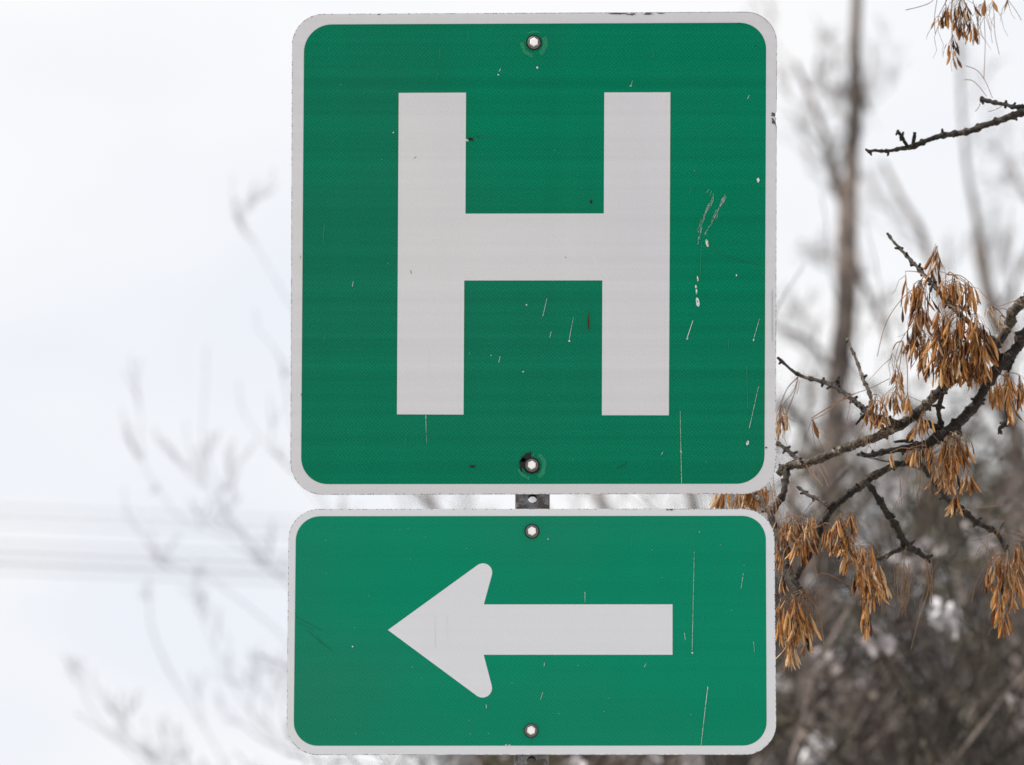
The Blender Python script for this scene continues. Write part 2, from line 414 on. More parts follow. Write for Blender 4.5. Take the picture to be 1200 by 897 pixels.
part(hs, 'grimy_edge', edge_dashes(outer, 3.0, 1.6, .75, pr), F3+0.0006, F0-0.00003, M['edge'], 'stuff')
W = []
W += rough_line(840, 219, 822, 262, .5, 20, 1.1) + rough_line(822, 260, 819, 284, .6, 14, .8, .25) + rough_line(850, 228, 838, 254, .5, 30, 1.1, .3)
W += rough_line(838, 254, 827, 273, .7, 14, .4) + [blob(828.8, 285.5, 1.6, 4.4, 8, .2, -.25)]
W += [blob(817.6, 354, 2.3, 5.2, 8, .2, -.2), blob(816.0, 342.5, 1.0, 2.8), blob(815.4, 336, .9, 1.8), blob(817.5, 327, .8, 3.2)]
W += [strip([(812, 376), (805, 397)], 1.2, 1.6), blob(805.3, 397, 1.2, 1.2), strip([(890, 374), (883, 398)], .7, .9), blob(883, 399, 1.0, 1.2)]
W += [strip([(889, 453), (878, 502)], .5, .9), blob(876, 519.5, 1.5, 3.0, 8, .2, .3), blob(863, 323, .8, 1.6), blob(888.5, 211.5, 1.5, 3.0), strip([(878, 112), (876, 116)], 1)]
W += [strip([(499, 487), (499.3, 507)], 1.1, .4), strip([(499.3, 505), (500, 520)], .4, .2), strip([(797, 482), (798.7, 567)], .5, .8), blob(798, 529.5, 1.0, 1.2)]
W += [strip([(641, 350), (636, 371)], .6, .9), strip([(672, 372), (667, 398)], .5, .8), blob(667, 400, 1.0, 1.0), blob(739, 101, 1.0, .8), strip([(741, 95), (739.5, 101)], .5)]
W += [strip([(587, 80), (585, 84)], 1), blob(584, 88, .8, .8), blob(629.5, 79.5, 1.0, 1.6), blob(461, 155.5, .9, .8), blob(617, 357.8, .9, .8), blob(547.2, 165, 1.8, 1.3)]
W += [strip([(576, 416), (575, 417.5)], 1), strip([(586, 418), (584.5, 425)], .9), strip([(646, 389), (644, 396)], .7), blob(613, 436, .7, .7), strip([(414, 330), (412.8, 336)], .9), strip([(777, 530), (775, 533)], .9)]
for _ in range(24): x, y = R.uniform(365, 890), R.uniform(35, 560); W.append(blob(x, y, .3, .35, 5))
part(hs, 'white_scratches', W, F3, F2-0.00003, M['scratch'], 'stuff')
FA = [strip([(380, 262), (378.5, 286)], .8, .5), strip([(822, 284), (820, 330)], .6, .5), strip([(831, 222), (828, 226)], 2.5), strip([(875, 430), (876, 480)], .6, .5), strip([(905, 340), (905, 400)], .4)]
for _ in range(26):
    x, y = R.uniform(365, 890), R.uniform(35, 560); l = R.uniform(2, 14); FA.append(strip([(x, y), (x+R.uniform(-2, 1), y+l)], .5, .4))
part(hs, 'faint_scratches', [f for f in FA if not (460 < f[0][0] < 790 and 105 < f[0][1] < 490)], F2-0.00025, F1-0.00003, M['faint'], 'stuff')
D = [blob(554, 547, 3.4, 2.2, 9, .5), blob(551.5, 163.5, 3.0, 2.0, 9, .5), strip([(549, 161), (556, 166)], 1.4, .6), blob(560, 160.5, 1.0, .7)]
D += [annulus(623, 545, 8.5, 15, 160, 268, 9), annulus(623, 545, 8.5, 11, 20, 160, 9), blob(610.5, 551, 1.0, 3.0, 8, .3, -.4), blob(613, 539, 3.4, 2.2, 8, .5)]
D += [strip([(481.3, 317), (482, 321)], 1.2, 1.6), strip([(485, 186), (488, 184)], 1), blob(692.8, 237.5, 1.6, 2.2, 8, .4), blob(663, 302, .5, .8), blob(866, 28, 1.4, .7), blob(885.5, 54.3, .8, .8), blob(898, 524.8, 1.4, 1.0)]
D += [strip([(723, 549), (731, 546), (735, 542)], 1.0, .5), strip([(353, 461.5), (353, 464)], 1)]
part(hs, 'dark_chips', D, F3, F2-0.00003, M['chipdark'], 'stuff')
part(hs, 'bare_metal_chip', [blob(906.3, 134.5, 3.0, 2.6, 10, .45), blob(906.6, 142.5, 2.2, 3.2, 10, .45, -.4), strip([(908.6, 145), (910, 151)], 1.4, .8), blob(444, 17.2, 1.3, .8), blob(725, 16.5, 10, .8, 14, .5), blob(760, 16.6, 6, .9, 12, .6), blob(740, 17.2, 5, 1.0, 12, .6), blob(775, 16, 5, .6, 12, .5)],
     F3+.0003, F2-0.00003, M['chipgrey'], None, 'bare grey chips in the border')
part(hs, 'brown_smear', [strip([(690, 363), (690, 372), (689.6, 381), (689, 388)], .6, 1.0), blob(689.8, 378, 1.6, 8.5, 10, .12)], F3, F2-.00003, M['chipbrown'])
part(hs, 'dark_scuff_and_shade', [strip([(830, 288), (845, 298), (868, 306), (893, 311)], 1.2, .5), strip([(352, 300), (352, 303)], 1), strip([(560, 160), (572, 160.6)], 1.6, 1.0), strip([(576, 160), (584, 161)], 1, .6)], F2-.0001, F1-.00003, M['darkgreen'])
part(hs, 'pressed_ring', [annulus(625.7, 51, 12, 16.5, 95, 185, 8), annulus(625.7, 51, 11, 16, -30, 60, 8), annulus(625.7, 50, 12, 14, 235, 300, 8), annulus(623, 546, 13, 17.5, -60, 60, 8), annulus(623, 546, 13.5, 17, 100, 165, 8)], F2-.0001, F1-.00003, M['ringgreen'])
part(hs, 'pale_scuff', [strip([(718, 300), (728, 292), (737, 289)], 1.0, .6), strip([(695, 302), (705, 318), (722, 340), (738, 355)], 3.2, 1.5), strip([(770, 462), (780, 452)], 1.6, 1.0), strip([(768, 473), (782, 458)], 1, .8), strip([(505, 400), (502, 440)], 1.5, 1)], F3, F2-.00003, M['faintwhite'])

ar = thing('arrow_sign', (c0.x, YS, at(624, 884, YS).z), 'wide green sign with a white arrow pointing left, mounted below the H', 'sign')
outer2 = rquad([(338.0, 596.8), (907.6, 596.4), (909.6, 884.8), (335.9, 884.9)], [36, 36, 37, 36])
part(ar, 'metal_plate', [outer2], YS, YS+0.0022, M['alu'])
part(ar, 'white_border', [outer2], F0, YS-.00002, M['white2'])
inner2 = rquad([(346.6, 605.2), (897.5, 604.8), (898.4, 874.0), (344.3, 874.2)], [29, 28, 28, 28])
part(ar, 'green_face', [inner2], F1, F0-.00002, M['green2'])
A = [(454.6, 738.6)]
def arc(cx_, cy_, r, a0, a1, n=9): return [(cx_+r*math.cos(math.radians(a0+(a1-a0)*k/n)), cy_+r*math.sin(math.radians(a0+(a1-a0)*k/n))) for k in range(n+1)]
A += arc(566.0, 671.2, 10.8, 236, 375) + [(567.0, 708.6), (788.1, 708.5), (788.1, 767.6), (566.8, 767.6)] + arc(565.4, 806.6, 11.2, -15, 124)
part(ar, 'arrow', [A], F2, F1-.00002, M['white2'])
for x, y, g in ((623.4, 623.0, 8.8), (622.4, 856.4, 8.4)): make_bolt(ar, x, y, 1.0, g)
def pr2(x, y):
    if y < 610: return 0.9 if x > 780 else 0.35
    if y > 870: return 0.75
    return 0.45
part(ar, 'grimy_edge', edge_dashes(outer2, 3.2, 1.7, .7, pr2), F3+.0006, F0-.00003, M['edge'], 'stuff')
W = [strip([(813.5, 645), (812, 720), (811, 764)], .5, .8), blob(811, 765.5, 1.1, 1.3), strip([(829.5, 805), (827, 825), (821.5, 874)], 1.4, .7), strip([(685.5, 694), (685.5, 706)], 1.0, .6)]
W += [strip([(871, 672), (868.5, 690)], .8, .4), strip([(802, 742), (803, 750)], .8), strip([(757, 778), (755, 782)], .8), strip([(636, 812), (633.5, 820)], .9, .5), strip([(569.8, 826), (570, 831)], 1.3, .8), strip([(638, 777), (637.6, 781)], .9)]
W += [blob(593, 873.3, 1.2, 1.0), blob(597, 873.3, 1.2, 1.0), blob(413, 758, .9, 1.0), blob(820, 624, .8, .8), blob(642.5, 632, .8, .8), strip([(883, 752), (884, 764)], .6, .4)]
for _ in range(40): x, y = R.uniform(352, 890), R.uniform(612, 870); W.append(blob(x, y, .28, .35, 5))
part(ar, 'white_scratches', W, F3, F2-.00003, M['scratch'], 'stuff')
FA = []
for _ in range(22):
    x, y = R.uniform(355, 890), R.uniform(612, 850); l = R.uniform(4, 22)
    if 440 < x < 795 and 650 < y+l and y < 825: continue
    FA.append(strip([(x, y), (x+R.uniform(-1, .5), y+l)], .45, .35))
part(ar, 'faint_scratches', FA, F2-.0001, F1-.00003, M['faint'], 'stuff')
part(ar, 'dark_scuff_and_shade', [strip([(347, 723), (362, 731), (378, 739)], 1.2, .8), strip([(360, 738), (375, 752), (388, 762)], 1.4, .7), strip([(350, 730), (366, 737)], .8, .5), strip([(372, 745), (380, 757)], 1, .6), strip([(622.8, 864), (622.6, 872)], 3, 1)], F2-.0001, F1-.00003, M['darkgreen'])  # last strip paints the lower bolt's shadow; the others are scuffs
part(ar, 'dark_chip', [blob(787, 597.6, 2.6, 1.0, 9, .4), blob(782.5, 597.8, 1, .7)], F3, F2-.00003, M['chipgrey'])
part(ar, 'pale_scuff', [strip([(x, 720), (x+.5, 720+l)], .8) for x, l in ((510, 40), (524, 30))], F3, F2-.00003, M['faintwhite'])

# ------------------------------------------------------------------ ash tree on the right
YT = 11.15
MP = ppx(YT)
ash = thing('ash_tree', (2.05, YT+0.6, 0), 'ash tree reaching in from the right edge, bare sharp branches hung with orange-brown seed clusters', 'tree')
def depth(x, y, off=0.0): return YT+off+0.10*math.sin(x*0.017+y*0.011)
twigs_tips = []
def branch(pts, off=0.0, tint=0.0, nodes=True, name='branch', parent=ash, sides=12, seed=1, buds=0.6, step=1.6):
    r_ = random.Random(seed*977+int(pts[0][0]))
    P = [(at(p[0], p[1], depth(p[0], p[1], off) if len(p) < 4 else p[3]), p[2]*MP*0.92) for p in pts]
    q, rr = catmull(P, step*MP)
    b = MB(); n = len(q); d = 0; nxt = r_.uniform(6, 16)*MP; nod = []
    amp = [0]*n
    for i in range(1, n):
        d += (q[i]-q[i-1]).length
        if nodes and d > nxt:
            nod.append(i); nxt = d+r_.uniform(7, 20)*MP*(1+rr[i]/MP*0.12)
    for i in range(n):
        k = 0.93+0.12*noise.noise(Vector((i*0.21, seed, 0)))+0.16*noise.noise(Vector((i*0.7, seed, 5)))
        for j in nod:
            e = (i-j)/1.6
            if abs(e) < 4: k += (0.42 if rr[i] < 4*MP else .26)*math.exp(-e*e)
        rr[i] *= k
    # slight kinks at the nodes
    for i in range(n): q[i] = q[i]+Vector((noise.noise(Vector((i*.09, seed, 1))), noise.noise(Vector((i*.09, seed, 2))), noise.noise(Vector((i*.09, seed, 3)))))*MP*0.9
    b.tube(q, rr, sides, True, tint, 0.30)
    for j in nod:
        if r_.random() < buds:
            t = (q[min(j+1, n-1)]-q[max(j-1, 0)]).normalized(); a = rvec(r_); a = (a-t*a.dot(t)).normalized()
            for sg in ((1, -1) if r_.random() < .5 else (1,)):
                l = r_.uniform(2.0, 4.5)*MP; rb = min(rr[j]*.7, 1.9*MP)
                dirv = (a*sg+t*r_.uniform(-.4, .3)).normalized(); s0 = q[j]+a*sg*rr[j]*.5
                b.tube([s0, s0+dirv*l*.5, s0+dirv*(l*.8+rr[j]*.5), s0+dirv*(l+rr[j]*.5)], [rb, rb*.9, rb*.75, rb*.2], 6, True, tint-0.12)
    return link(name, b.mesh(name), parent, None, M['bark'], True)
HI = 0.24; LO = -0.01; MD = 0.12
TX, TYY = 2.05, YT+0.6
def tp(z, dx=0): return (TX+dx, z)
# trunk
b = MB(); tpts = [(Vector((TX, TYY, -0.2)), .17), (Vector((TX-.02, TYY, .4)), .13), (Vector((TX+.03, TYY-.02, 1.6)), .115), (Vector((TX-.03, TYY, 2.9)), .10), (Vector((TX+.05, TYY+.05, 4.2)), .075), (Vector((TX-.05, TYY, 5.6)), .05), (Vector((TX+.1, TYY, 7.2)), .015)]
q, rr = catmull(tpts, .06); b.tube(q, rr, 20, True, 0.15, .1); link('trunk', b.mesh('trunk'), ash, None, M['bark'], True)
def pxof(v):
    d = v-CAM; k = d.dot(FW); return (600+d.x/k/KPX, 448.5-d.dot(UP)/k/KPX)
j1 = pxof(Vector((TX, TYY, 2.75))); j2 = pxof(Vector((TX, TYY, 3.0))); j3 = pxof(Vector((TX, TYY, 3.15)))
Yv = YT
B = branch
B([(j1[0], j1[1], 22, TYY), (1800, 300, 19, YT+.45), (1500, 235, 13, YT+.2), (1320, 275, 9.5), (1200, 353, 6.6), (1183, 381, 6.4), (1167, 403, 6.8), (1150, 418, 6), (1138, 430, 5.8), (1105, 455, 6.0), (1075, 484, 6.4), (1040, 506, 6.2), (992, 525, 5.8), (960, 538, 5.2), (938, 545, 5.2), (921, 547, 5.0), (912, 556, 4.6)], 0, HI, seed=1, name='branch')
B([(1500, 235, 10, YT+.2), (1380, 330, 9, YT+.12), (1250, 355, 8.5), (1200, 392, 7.2), (1193, 406, 7.0), (1169.6, 432, 6.8), (1158, 449, 6.6), (1141, 477, 6.6), (1118, 500, 7.2), (1100, 511, 7.0), (1085, 520, 5.4), (1060, 525.5, 4.0), (1040, 529, 3.6), (1020, 533, 2.8), (1004, 533, 2.0)], -0.035, LO, seed=2)
B([(1160, 396, 6.5), (1163, 410, 7.5), (1172, 424, 7), (1178, 430, 6)], -0.01, LO, seed=30)
B([(922, 547, 4.6), (921, 560, 4.2), (918, 578, 4.4), (909, 594, 4.6), (903, 604, 4.6), (909, 620, 4.2), (915, 640, 4.0), (925, 668, 3.8), (937, 690, 3.6), (944.5, 702, 3.0)], 0.0, MD, seed=3)
B([(903, 600, 4.0), (893, 590, 3.5), (880, 574, 3.2), (862, 558, 2.8), (840, 552, 2.2)], 0.02, HI, seed=31)
B([(1104, 512, 4.5), (1088, 524, 3.8), (1074, 538, 3.6), (1060.5, 543.5, 4.0), (1048, 545, 4.4), (1030, 555, 5.0), (1015, 564, 5.6), (1004, 572, 5.0), (990, 583, 4.8), (975, 596, 5.2), (966, 611, 5.6), (960, 620, 5.2), (954, 640, 5.0), (941, 662, 4.6), (934, 678, 3.2)], .02, MD, seed=4)
B([(1015, 565, 3.2), (1022, 573, 3.6), (1031, 588, 4.0), (1043, 606, 4.2), (1054, 624, 4.4), (1062, 640, 5.0), (1074, 646, 3.8), (1085, 653, 3.0), (1093, 651, 1.8)], -.01, LO, seed=5)
B([(1063, 641, 3.6), (1050, 646, 3.0), (1036, 653, 3.0), (1020, 656, 2.4)], -.01, MD, seed=6)
B([(1062, 640, 2.6), (1068, 637, 2.0), (1072, 633, 1.2)], -.01, LO, seed=7)
B([(1080, 522, 3.6), (1077, 540, 3.2), (1090, 558, 3.2), (1110, 585, 3.5), (1126, 596, 3.6), (1146, 613, 3.9), (1166, 623, 3.6), (1174, 634, 3.0), (1181, 648, 2.8)], .04, LO, seed=8)
B([(1170, 626, 1.8), (1173, 618, 1.7), (1177, 611, 1.2)], .02, HI, seed=9, buds=0)
B([(1055, 497, 4.6), (1042, 494, 4.2), (1033, 491, 3.8), (1018, 485, 3.6), (1009, 477, 3.4), (1000, 469, 3.0), (980, 454, 3.2), (958, 446, 2.7), (940, 441, 2.4), (925, 432, 2.0), (911, 419, 1.9)], -.02, MD, seed=10)
B([(981, 454, 2.6), (982, 447, 2.6), (983.5, 441.5, 1.9)], -.02, LO, seed=11, buds=1)
B([(1068, 490, 3.8), (1058, 497, 4.2), (1050, 496, 4)], -.015, LO, seed=32)
B([(1021, 486, 2.6), (1022, 480, 2.4), (1019, 462, 2.4), (1010, 440, 2.2), (1002, 418, 1.9), (993, 397, 1.8)], -.03, HI, seed=12)
B([(1165, 406, 4.5), (1150, 391, 3.8), (1135, 378, 3.2), (1120.7, 364, 3.0), (1105.7, 348, 2.6), (1085.6, 325, 2.5), (1071, 309, 2.3), (1056.8, 294, 2.1), (1047, 283, 1.7), (1039.5, 273.5, 1.8)], -.05, MD, seed=13)
B([(1070, 486, 3.6), (1080, 494, 3.6), (1092, 499, 3.6), (1106, 505, 3.6)], -.02, LO, seed=14)
B([(1104, 505, 3.4), (1101, 490, 3.2), (1100.6, 476, 3.4), (1104, 460, 3.0)], -.01, LO, seed=15)
B([(1064, 478, 2.2), (1071, 483, 2.2), (1078, 488, 2.2)], -.03, LO, seed=33)
B([(1190, 412, 3), (1180, 440, 2.8), (1178, 463, 2.6), (1180, 478, 3.2), (1181, 490, 3.4), (1175, 499, 3.0), (1171, 503, 2.4), (1174, 509, 1.4)], .02, LO, seed=16, buds=.9)
B([(973, 594, 2.4), (960, 586, 2.3), (947, 580, 2.2), (939, 574, 1.9), (935, 571, 1.9)], .01, MD, seed=17)
B([(938, 545, 3.4), (931, 536, 2.8), (922, 527, 2.8), (911, 520, 2.6), (898, 512, 2.2)], .0, MD, seed=18)
B([(1010, 534, 1.3), (1030, 539, 1.2), (1055, 543, 1.2), (1080, 551, 1.0)], .03, HI, seed=19, buds=0, nodes=False)
B([(1070, 517, 2.6), (1060, 517, 2.0), (1048, 518, 1.8)], -.04, LO, seed=20, buds=1)
B([(1120, 500, 3.6), (1124, 506, 2.6), (1127, 511, 1.6)], -.04, LO, seed=21)
B([(1142, 476, 2.6), (1150, 470, 1.8), (1155, 468, 1.2)], -.04, LO, seed=22)
B([(1018, 484, 2.0), (1011, 488, 1.8), (1003, 498, 1.5)], -.04, LO, seed=34)
B([(j3[0], j3[1], 20, TYY), (1800, -40, 16, YT+.5), (1500, 30, 9.5, YT+.15), (1300, 98, 5.6), (1200, 131.7, 4.6), (1163, 144, 4.3), (1131, 155, 4.0), (1101, 160, 3.7), (1076, 169, 3.5), (1063, 173.5, 3.5), (1052, 175, 2.5), (1040, 177.5, 2.1), (1026, 176.5, 2.0), (1018, 178, 1.9)], -.03, MD-.05, seed=23)
B([(1063, 171, 2.4), (1059, 164, 2.4), (1055, 158, 2.3), (1051.5, 153.5, 1.8)], -.03, LO, seed=24, buds=1)
B([(1070, 169, 2.4), (1071, 162, 2.6), (1072, 155, 2.6)], -.03, MD, seed=25, buds=0, nodes=False)
B([(1021, 176, 2), (1020, 179, 1.8), (1021, 182, 1.2)], -.03, LO, seed=26)
B([(1041, 178, 2), (1041, 181, 1.6), (1040, 183, 1.0)], -.03, LO, seed=36)
B([(1300, 118, 4.2), (1200, 125.4, 2.7), (1178, 122.5, 2.4), (1166, 120.4, 2.8), (1158, 118.5, 3.0), (1150, 116.5, 3.2)], -.03, LO, seed=27, buds=1)
B([(1500, 30, 8, YT+.15), (1330, -60, 5), (1200, -45, 3.5), (1130, -22, 2.8), (1085, -20, 2.0)], -.02, MD, seed=28)
# unseen-from-here upper limbs so that the tree is whole
for k in range(9):
    r_ = random.Random(50+k); z0 = 3.3+k*0.4; b = MB(); an = r_.uniform(-1.4, 1.9) + (math.pi*(k % 2)); ln = r_.uniform(1.0, 1.9)
    P = [(Vector((TX, TYY, z0)), .04-.003*k)]; d = Vector((math.cos(an), math.sin(an), .75)).normalized()
    for s_ in range(5): d = (d+rvec(r_)*.22).normalized(); P.append((P[-1][0]+d*ln/5, (.034-.003*k)*(1-(s_+1)/6)))
    q, rr = catmull(P, .05); b.tube(q, rr, 8, True, .1, .1)
    for t in range(7):
        i = r_.randrange(len(q)//3, len(q)); dd = (d+rvec(r_)*.8).normalized(); P2 = [(q[i], rr[i]*.6)]
        for s_ in range(3): dd = (dd+rvec(r_)*.2).normalized(); P2.append((P2[-1][0]+dd*.14, rr[i]*.6*(1-(s_+1)/4)+.001))
        q2, r2 = catmull(P2, .05); b.tube(q2, r2, 6, True, .1)
    link('branch', b.mesh('branch'), ash, None, M['bark'], True)

# ---- seeds (samaras): paddle shaped, thick at the stalk end, flat twisted wing below
def seed_mb(r_, Lm, Wm, tint, b=None, Mx=None):
    b = b or MB(); base = len(b.v)
    prof = [(0, .10, .10), (.12, .34, .26), (.32, .62, .24), (.52, .96, .08), (.70, 1.0, .05), (.87, .66, .04), (1, .10, .02)]
    tw = r_.uniform(-1.0, 1.0); bend = r_.uniform(-.3, .3); bx = r_.uniform(-.24, .24)
    for t, wv, th in prof:
        a = tw*t; c, s_ = math.cos(a), math.sin(a); ox, oy = bx*Lm*t*t, bend*Lm*t*t
        for u, v in ((wv*Wm/2, 0), (0, th*Wm/2), (-wv*Wm/2, 0), (0, -th*Wm/2)):
            p = Vector((u*c-v*s_+ox, u*s_+v*c+oy, -t*Lm)); b.v.append(Mx @ p if Mx else p); b.t.append(tint+.10*(t-.5))
    for i in range(len(prof)-1):
        for k in range(4): k2 = (k+1) % 4; b.f.append((base+i*4+k, base+(i+1)*4+k, base+(i+1)*4+k2, base+i*4+k2))
    b.f.append((base, base+1, base+2, base+3)); b.f.append(tuple(base+(len(prof)-1)*4+k for k in (3, 2, 1, 0)))
    return b
var = []
for k in range(14):
    r_ = random.Random(300+k); tint = (.10, .2, .3, .38, .45, .52, .62, .7, .25, .55, .85, .3, .48, .15)[k]
    m = seed_mb(r_, 1.0, 1.0*r_.uniform(.26, .34), tint).mesh('seed'); m.materials.append(M['seed'])
    m.polygons.foreach_set('use_smooth', [True]*len(m.polygons)); var.append((m, tint))
# (attach x, y), list of tufts (cx, ytop, ybottom, halfwidth, count), depth offset, darkness bias
CL = [
 ((1120, -20), [(1124, 2, 50, 15, 26), (1108, 8, 34, 6, 7), (1117, 44, 84, 6, 10), (1138, 22, 58, 5, 7), (1100, 20, 36, 5, 3)], -.03, -.12, 18, 5.2),
 ((1160, -22), [(1153, 0, 16, 1, 1), (1163, 0, 17, 1, 1), (1181, -4, 16, 2, 1)], -.03, -.3, 17, 6),
 ((1086, 326), [(1078, 332, 400, 14, 46), (1072, 372, 428, 9, 26), (1084, 395, 450, 10, 24), (1098, 292, 324, 4, 8), (1094, 316, 336, 8, 6), (1062, 322, 372, 4, 5)], -.06, -.16, 22, 5.2),
 ((1110, 322), [(1120, 326, 366, 20, 34), (1108, 330, 360, 8, 10), (1134, 334, 376, 9, 12)], -.07, -.14, 20, 5.4),
 ((1125, 366), [(1122, 362, 440, 22, 66), (1110, 380, 450, 16, 40), (1144, 370, 432, 13, 40), (1100, 360, 430, 12, 26)], -.075, -.14, 26, 5.8),
 ((1128, 400), [(1120, 412, 456, 18, 34), (1140, 412, 462, 13, 30), (1103, 418, 458, 12, 22), (1153, 405, 455, 8, 12)], -.07, -.05, 22, 5.2),
 ((1058, 400), [(1052, 432, 468, 5, 9), (1050, 456, 490, 12, 18), (1062, 462, 492, 6, 8), (1045, 410, 398, 2, 0)], -.05, .18, 18, 5),
 ((1022, 470), [(1026, 466, 508, 9, 16), (1018, 480, 508, 6, 7), (1036, 480, 508, 6, 6)], -.05, .16, 17, 4.6),
 ((935, 442), [(914, 478, 520, 7, 16), (920, 486, 508, 4, 5)], .0, .15, 18, 4.6),
 ((1000, 462), [(951.5, 491, 512, 1, 1)], -.04, .2, 20, 6),
 ((1085, 486), [(1080, 488, 514, 9, 12), (1073, 500, 514, 4, 4)], -.05, .1, 16, 4.6),
 ((1176, 440), [(1180, 440, 490, 11, 26), (1168, 446, 484, 8, 18), (1194, 444, 484, 8, 18), (1187, 478, 500, 5, 8)], -.02, .1, 20, 5),
 ((1118, 508), [(1112, 514, 564, 20, 52), (1108, 540, 584, 14, 34), (1117, 574, 610, 5, 12), (1133, 556, 584, 6, 10), (1124, 512, 550, 10, 16)], -.06, .03, 20, 5),
 ((1066, 526), [(1072, 526, 550, 9, 16), (1044, 530, 552, 3, 4), (1090, 524, 545, 5, 5)], -.05, .05, 17, 4.4),
 ((958, 618), [(930, 608, 640, 16, 26), (952, 606, 644, 9, 14), (938, 630, 668, 12, 22), (916, 620, 700, 8, 22), (975, 618, 650, 10, 14)], -.02, .02, 20, 5),
 ((985, 606), [(986, 608, 640, 9, 16), (992, 622, 662, 9, 20), (998, 605, 632, 6, 8), (984, 628, 660, 8, 10), (994, 650, 676, 6, 8)], -.03, .06, 22, 5.4),
 ((940, 694), [(926, 700, 752, 13, 34), (934, 712, 760, 10, 26), (927, 742, 793, 6, 20), (945, 716, 772, 5, 12), (915, 712, 766, 4, 8), (952, 730, 752, 3, 4)], -.02, .14, 22, 4.8),
 ((1022, 655), [(1016, 645, 704, 13, 34), (1020, 668, 722, 12, 30), (1015, 704, 756, 5, 16), (1004, 668, 700, 6, 9), (1033, 682, 704, 4, 7), (1010, 640, 664, 8, 10)], -.03, .16, 20, 5),
 ((1181, 648), [(1176, 652, 702, 14, 30), (1182, 664, 722, 13, 30), (1170, 690, 740, 6, 12), (1176, 716, 750, 5, 10), (1193, 640, 690, 5, 12), (1160, 664, 700, 7, 9)], -.04, .04, 24, 6.2),
 ((880, 574), [(882, 566, 600, 13, 22), (846, 570, 604, 7, 12), (868, 574, 606, 8, 10), (890, 570, 600, 5, 8), (862, 590, 640, 10, 8)], .02, .2, 24, 6),
 ((1178, 373), [(1172, 372, 382, 3, 3), (1160, 358, 374, 4, 3)], -.03, .3, 14, 4.5),
]
allseeds = []
for ci, (atp, tufts, off, bias, SL, SW) in enumerate(CL):
    r_ = random.Random(900+ci)
    sm = MB(); rest = MB(); P0 = at(atp[0], atp[1], depth(*atp, off))
    clist = []
    for cxx, yt, yb, hw, cnt in tufts:
        ytw = yt - (4 if yb-yt > 25 else 0)
        TA = at(cxx+r_.uniform(-2, 2), ytw, depth(cxx, yt, off)+r_.uniform(-.01, .01))
        mid = (P0+TA)/2+Vector((r_.uniform(-3, 3), 0, 3))*MP
        q, rr = catmull([(P0, .9*MP), (mid, .7*MP), (TA, .55*MP)], 4*MP); sm.tube(q, rr, 4, False)
        bot = at(cxx, yb-SL*.8, depth(cxx, yb, off)); q, rr = catmull([(TA, .5*MP), ((TA+bot)/2+rvec(r_)*2*MP, .4*MP), (bot, .3*MP)], 4*MP)
        if yb-yt > 22: sm.tube(q, rr, 4, False)
        for s_ in range(int(cnt*1.35)):
            L_ = SL*r_.uniform(.72, 1.22); t = r_.random()
            span = max(0.1, (yb-yt)-L_); y = yt+span*t
            ww = hw*(0.55+0.75*math.sin(math.pi*min(1, .15+t*.85)))*(.75 if t > .8 else 1)
            x = cxx+r_.gauss(0, .48)*ww
            x = max(cxx-ww*1.2, min(cxx+ww*1.2, x))
            Yd = depth(cxx, yt, off)+r_.gauss(0, .5)*hw*MP
            top = at(x, y, Yd)
            dirv = Vector(((x-cxx)/max(hw, 4)*.22+r_.gauss(0, .19), r_.gauss(0, .2), -1)).normalized()
            rot = (-dirv).to_track_quat('Z', 'Y').to_matrix().to_4x4() @ Matrix.Rotation(r_.uniform(0, 6.28), 4, 'Z')
            clist.append((top, rot, L_*MP, SW/SL*2.75*r_.uniform(.7, 1.15), r_.gauss(bias+.04, .27), Yd-hw*MP*.0))
            ta = TA.lerp(bot, max(0, t-.25)); m_ = (ta+top)/2+Vector((0, 0, 1.2*MP))
            if r_.random() < .8: sm.tube([ta, m_, top], [.3*MP, .28*MP, .35*MP], 3, False)
    for t in range(3+len(tufts)*2):   # bare hair-like stalks
        cxx, yt, yb, hw, cnt = r_.choice(tufts); p = at(cxx, yt+r_.uniform(0, 10), depth(cxx, yt, off)); e = p+Vector((r_.gauss(0, 9)*1.3, r_.gauss(0, 8), -r_.uniform(12, 44)))*MP
        sm.tube([p, p.lerp(e, .4)+rvec(r_)*3*MP, p.lerp(e, .75)+rvec(r_)*3*MP, e], [.4*MP, .32*MP, .28*MP, .2*MP], 3, False)
    co = link('seed_cluster', sm.mesh('seed_cluster'), ash, None, M['stalk'])
    allseeds += [(c[5]+r_.uniform(-.01, .01), ci, co, c) for c in clist]
    CL[ci] = (co, rest)
allseeds.sort(key=lambda a: (a[0] + (10 if pxof(a[3][0])[1] < 0 or pxof(a[3][0])[0] > 1198 or (pxof(a[3][0])[0] < 908) else 0)))
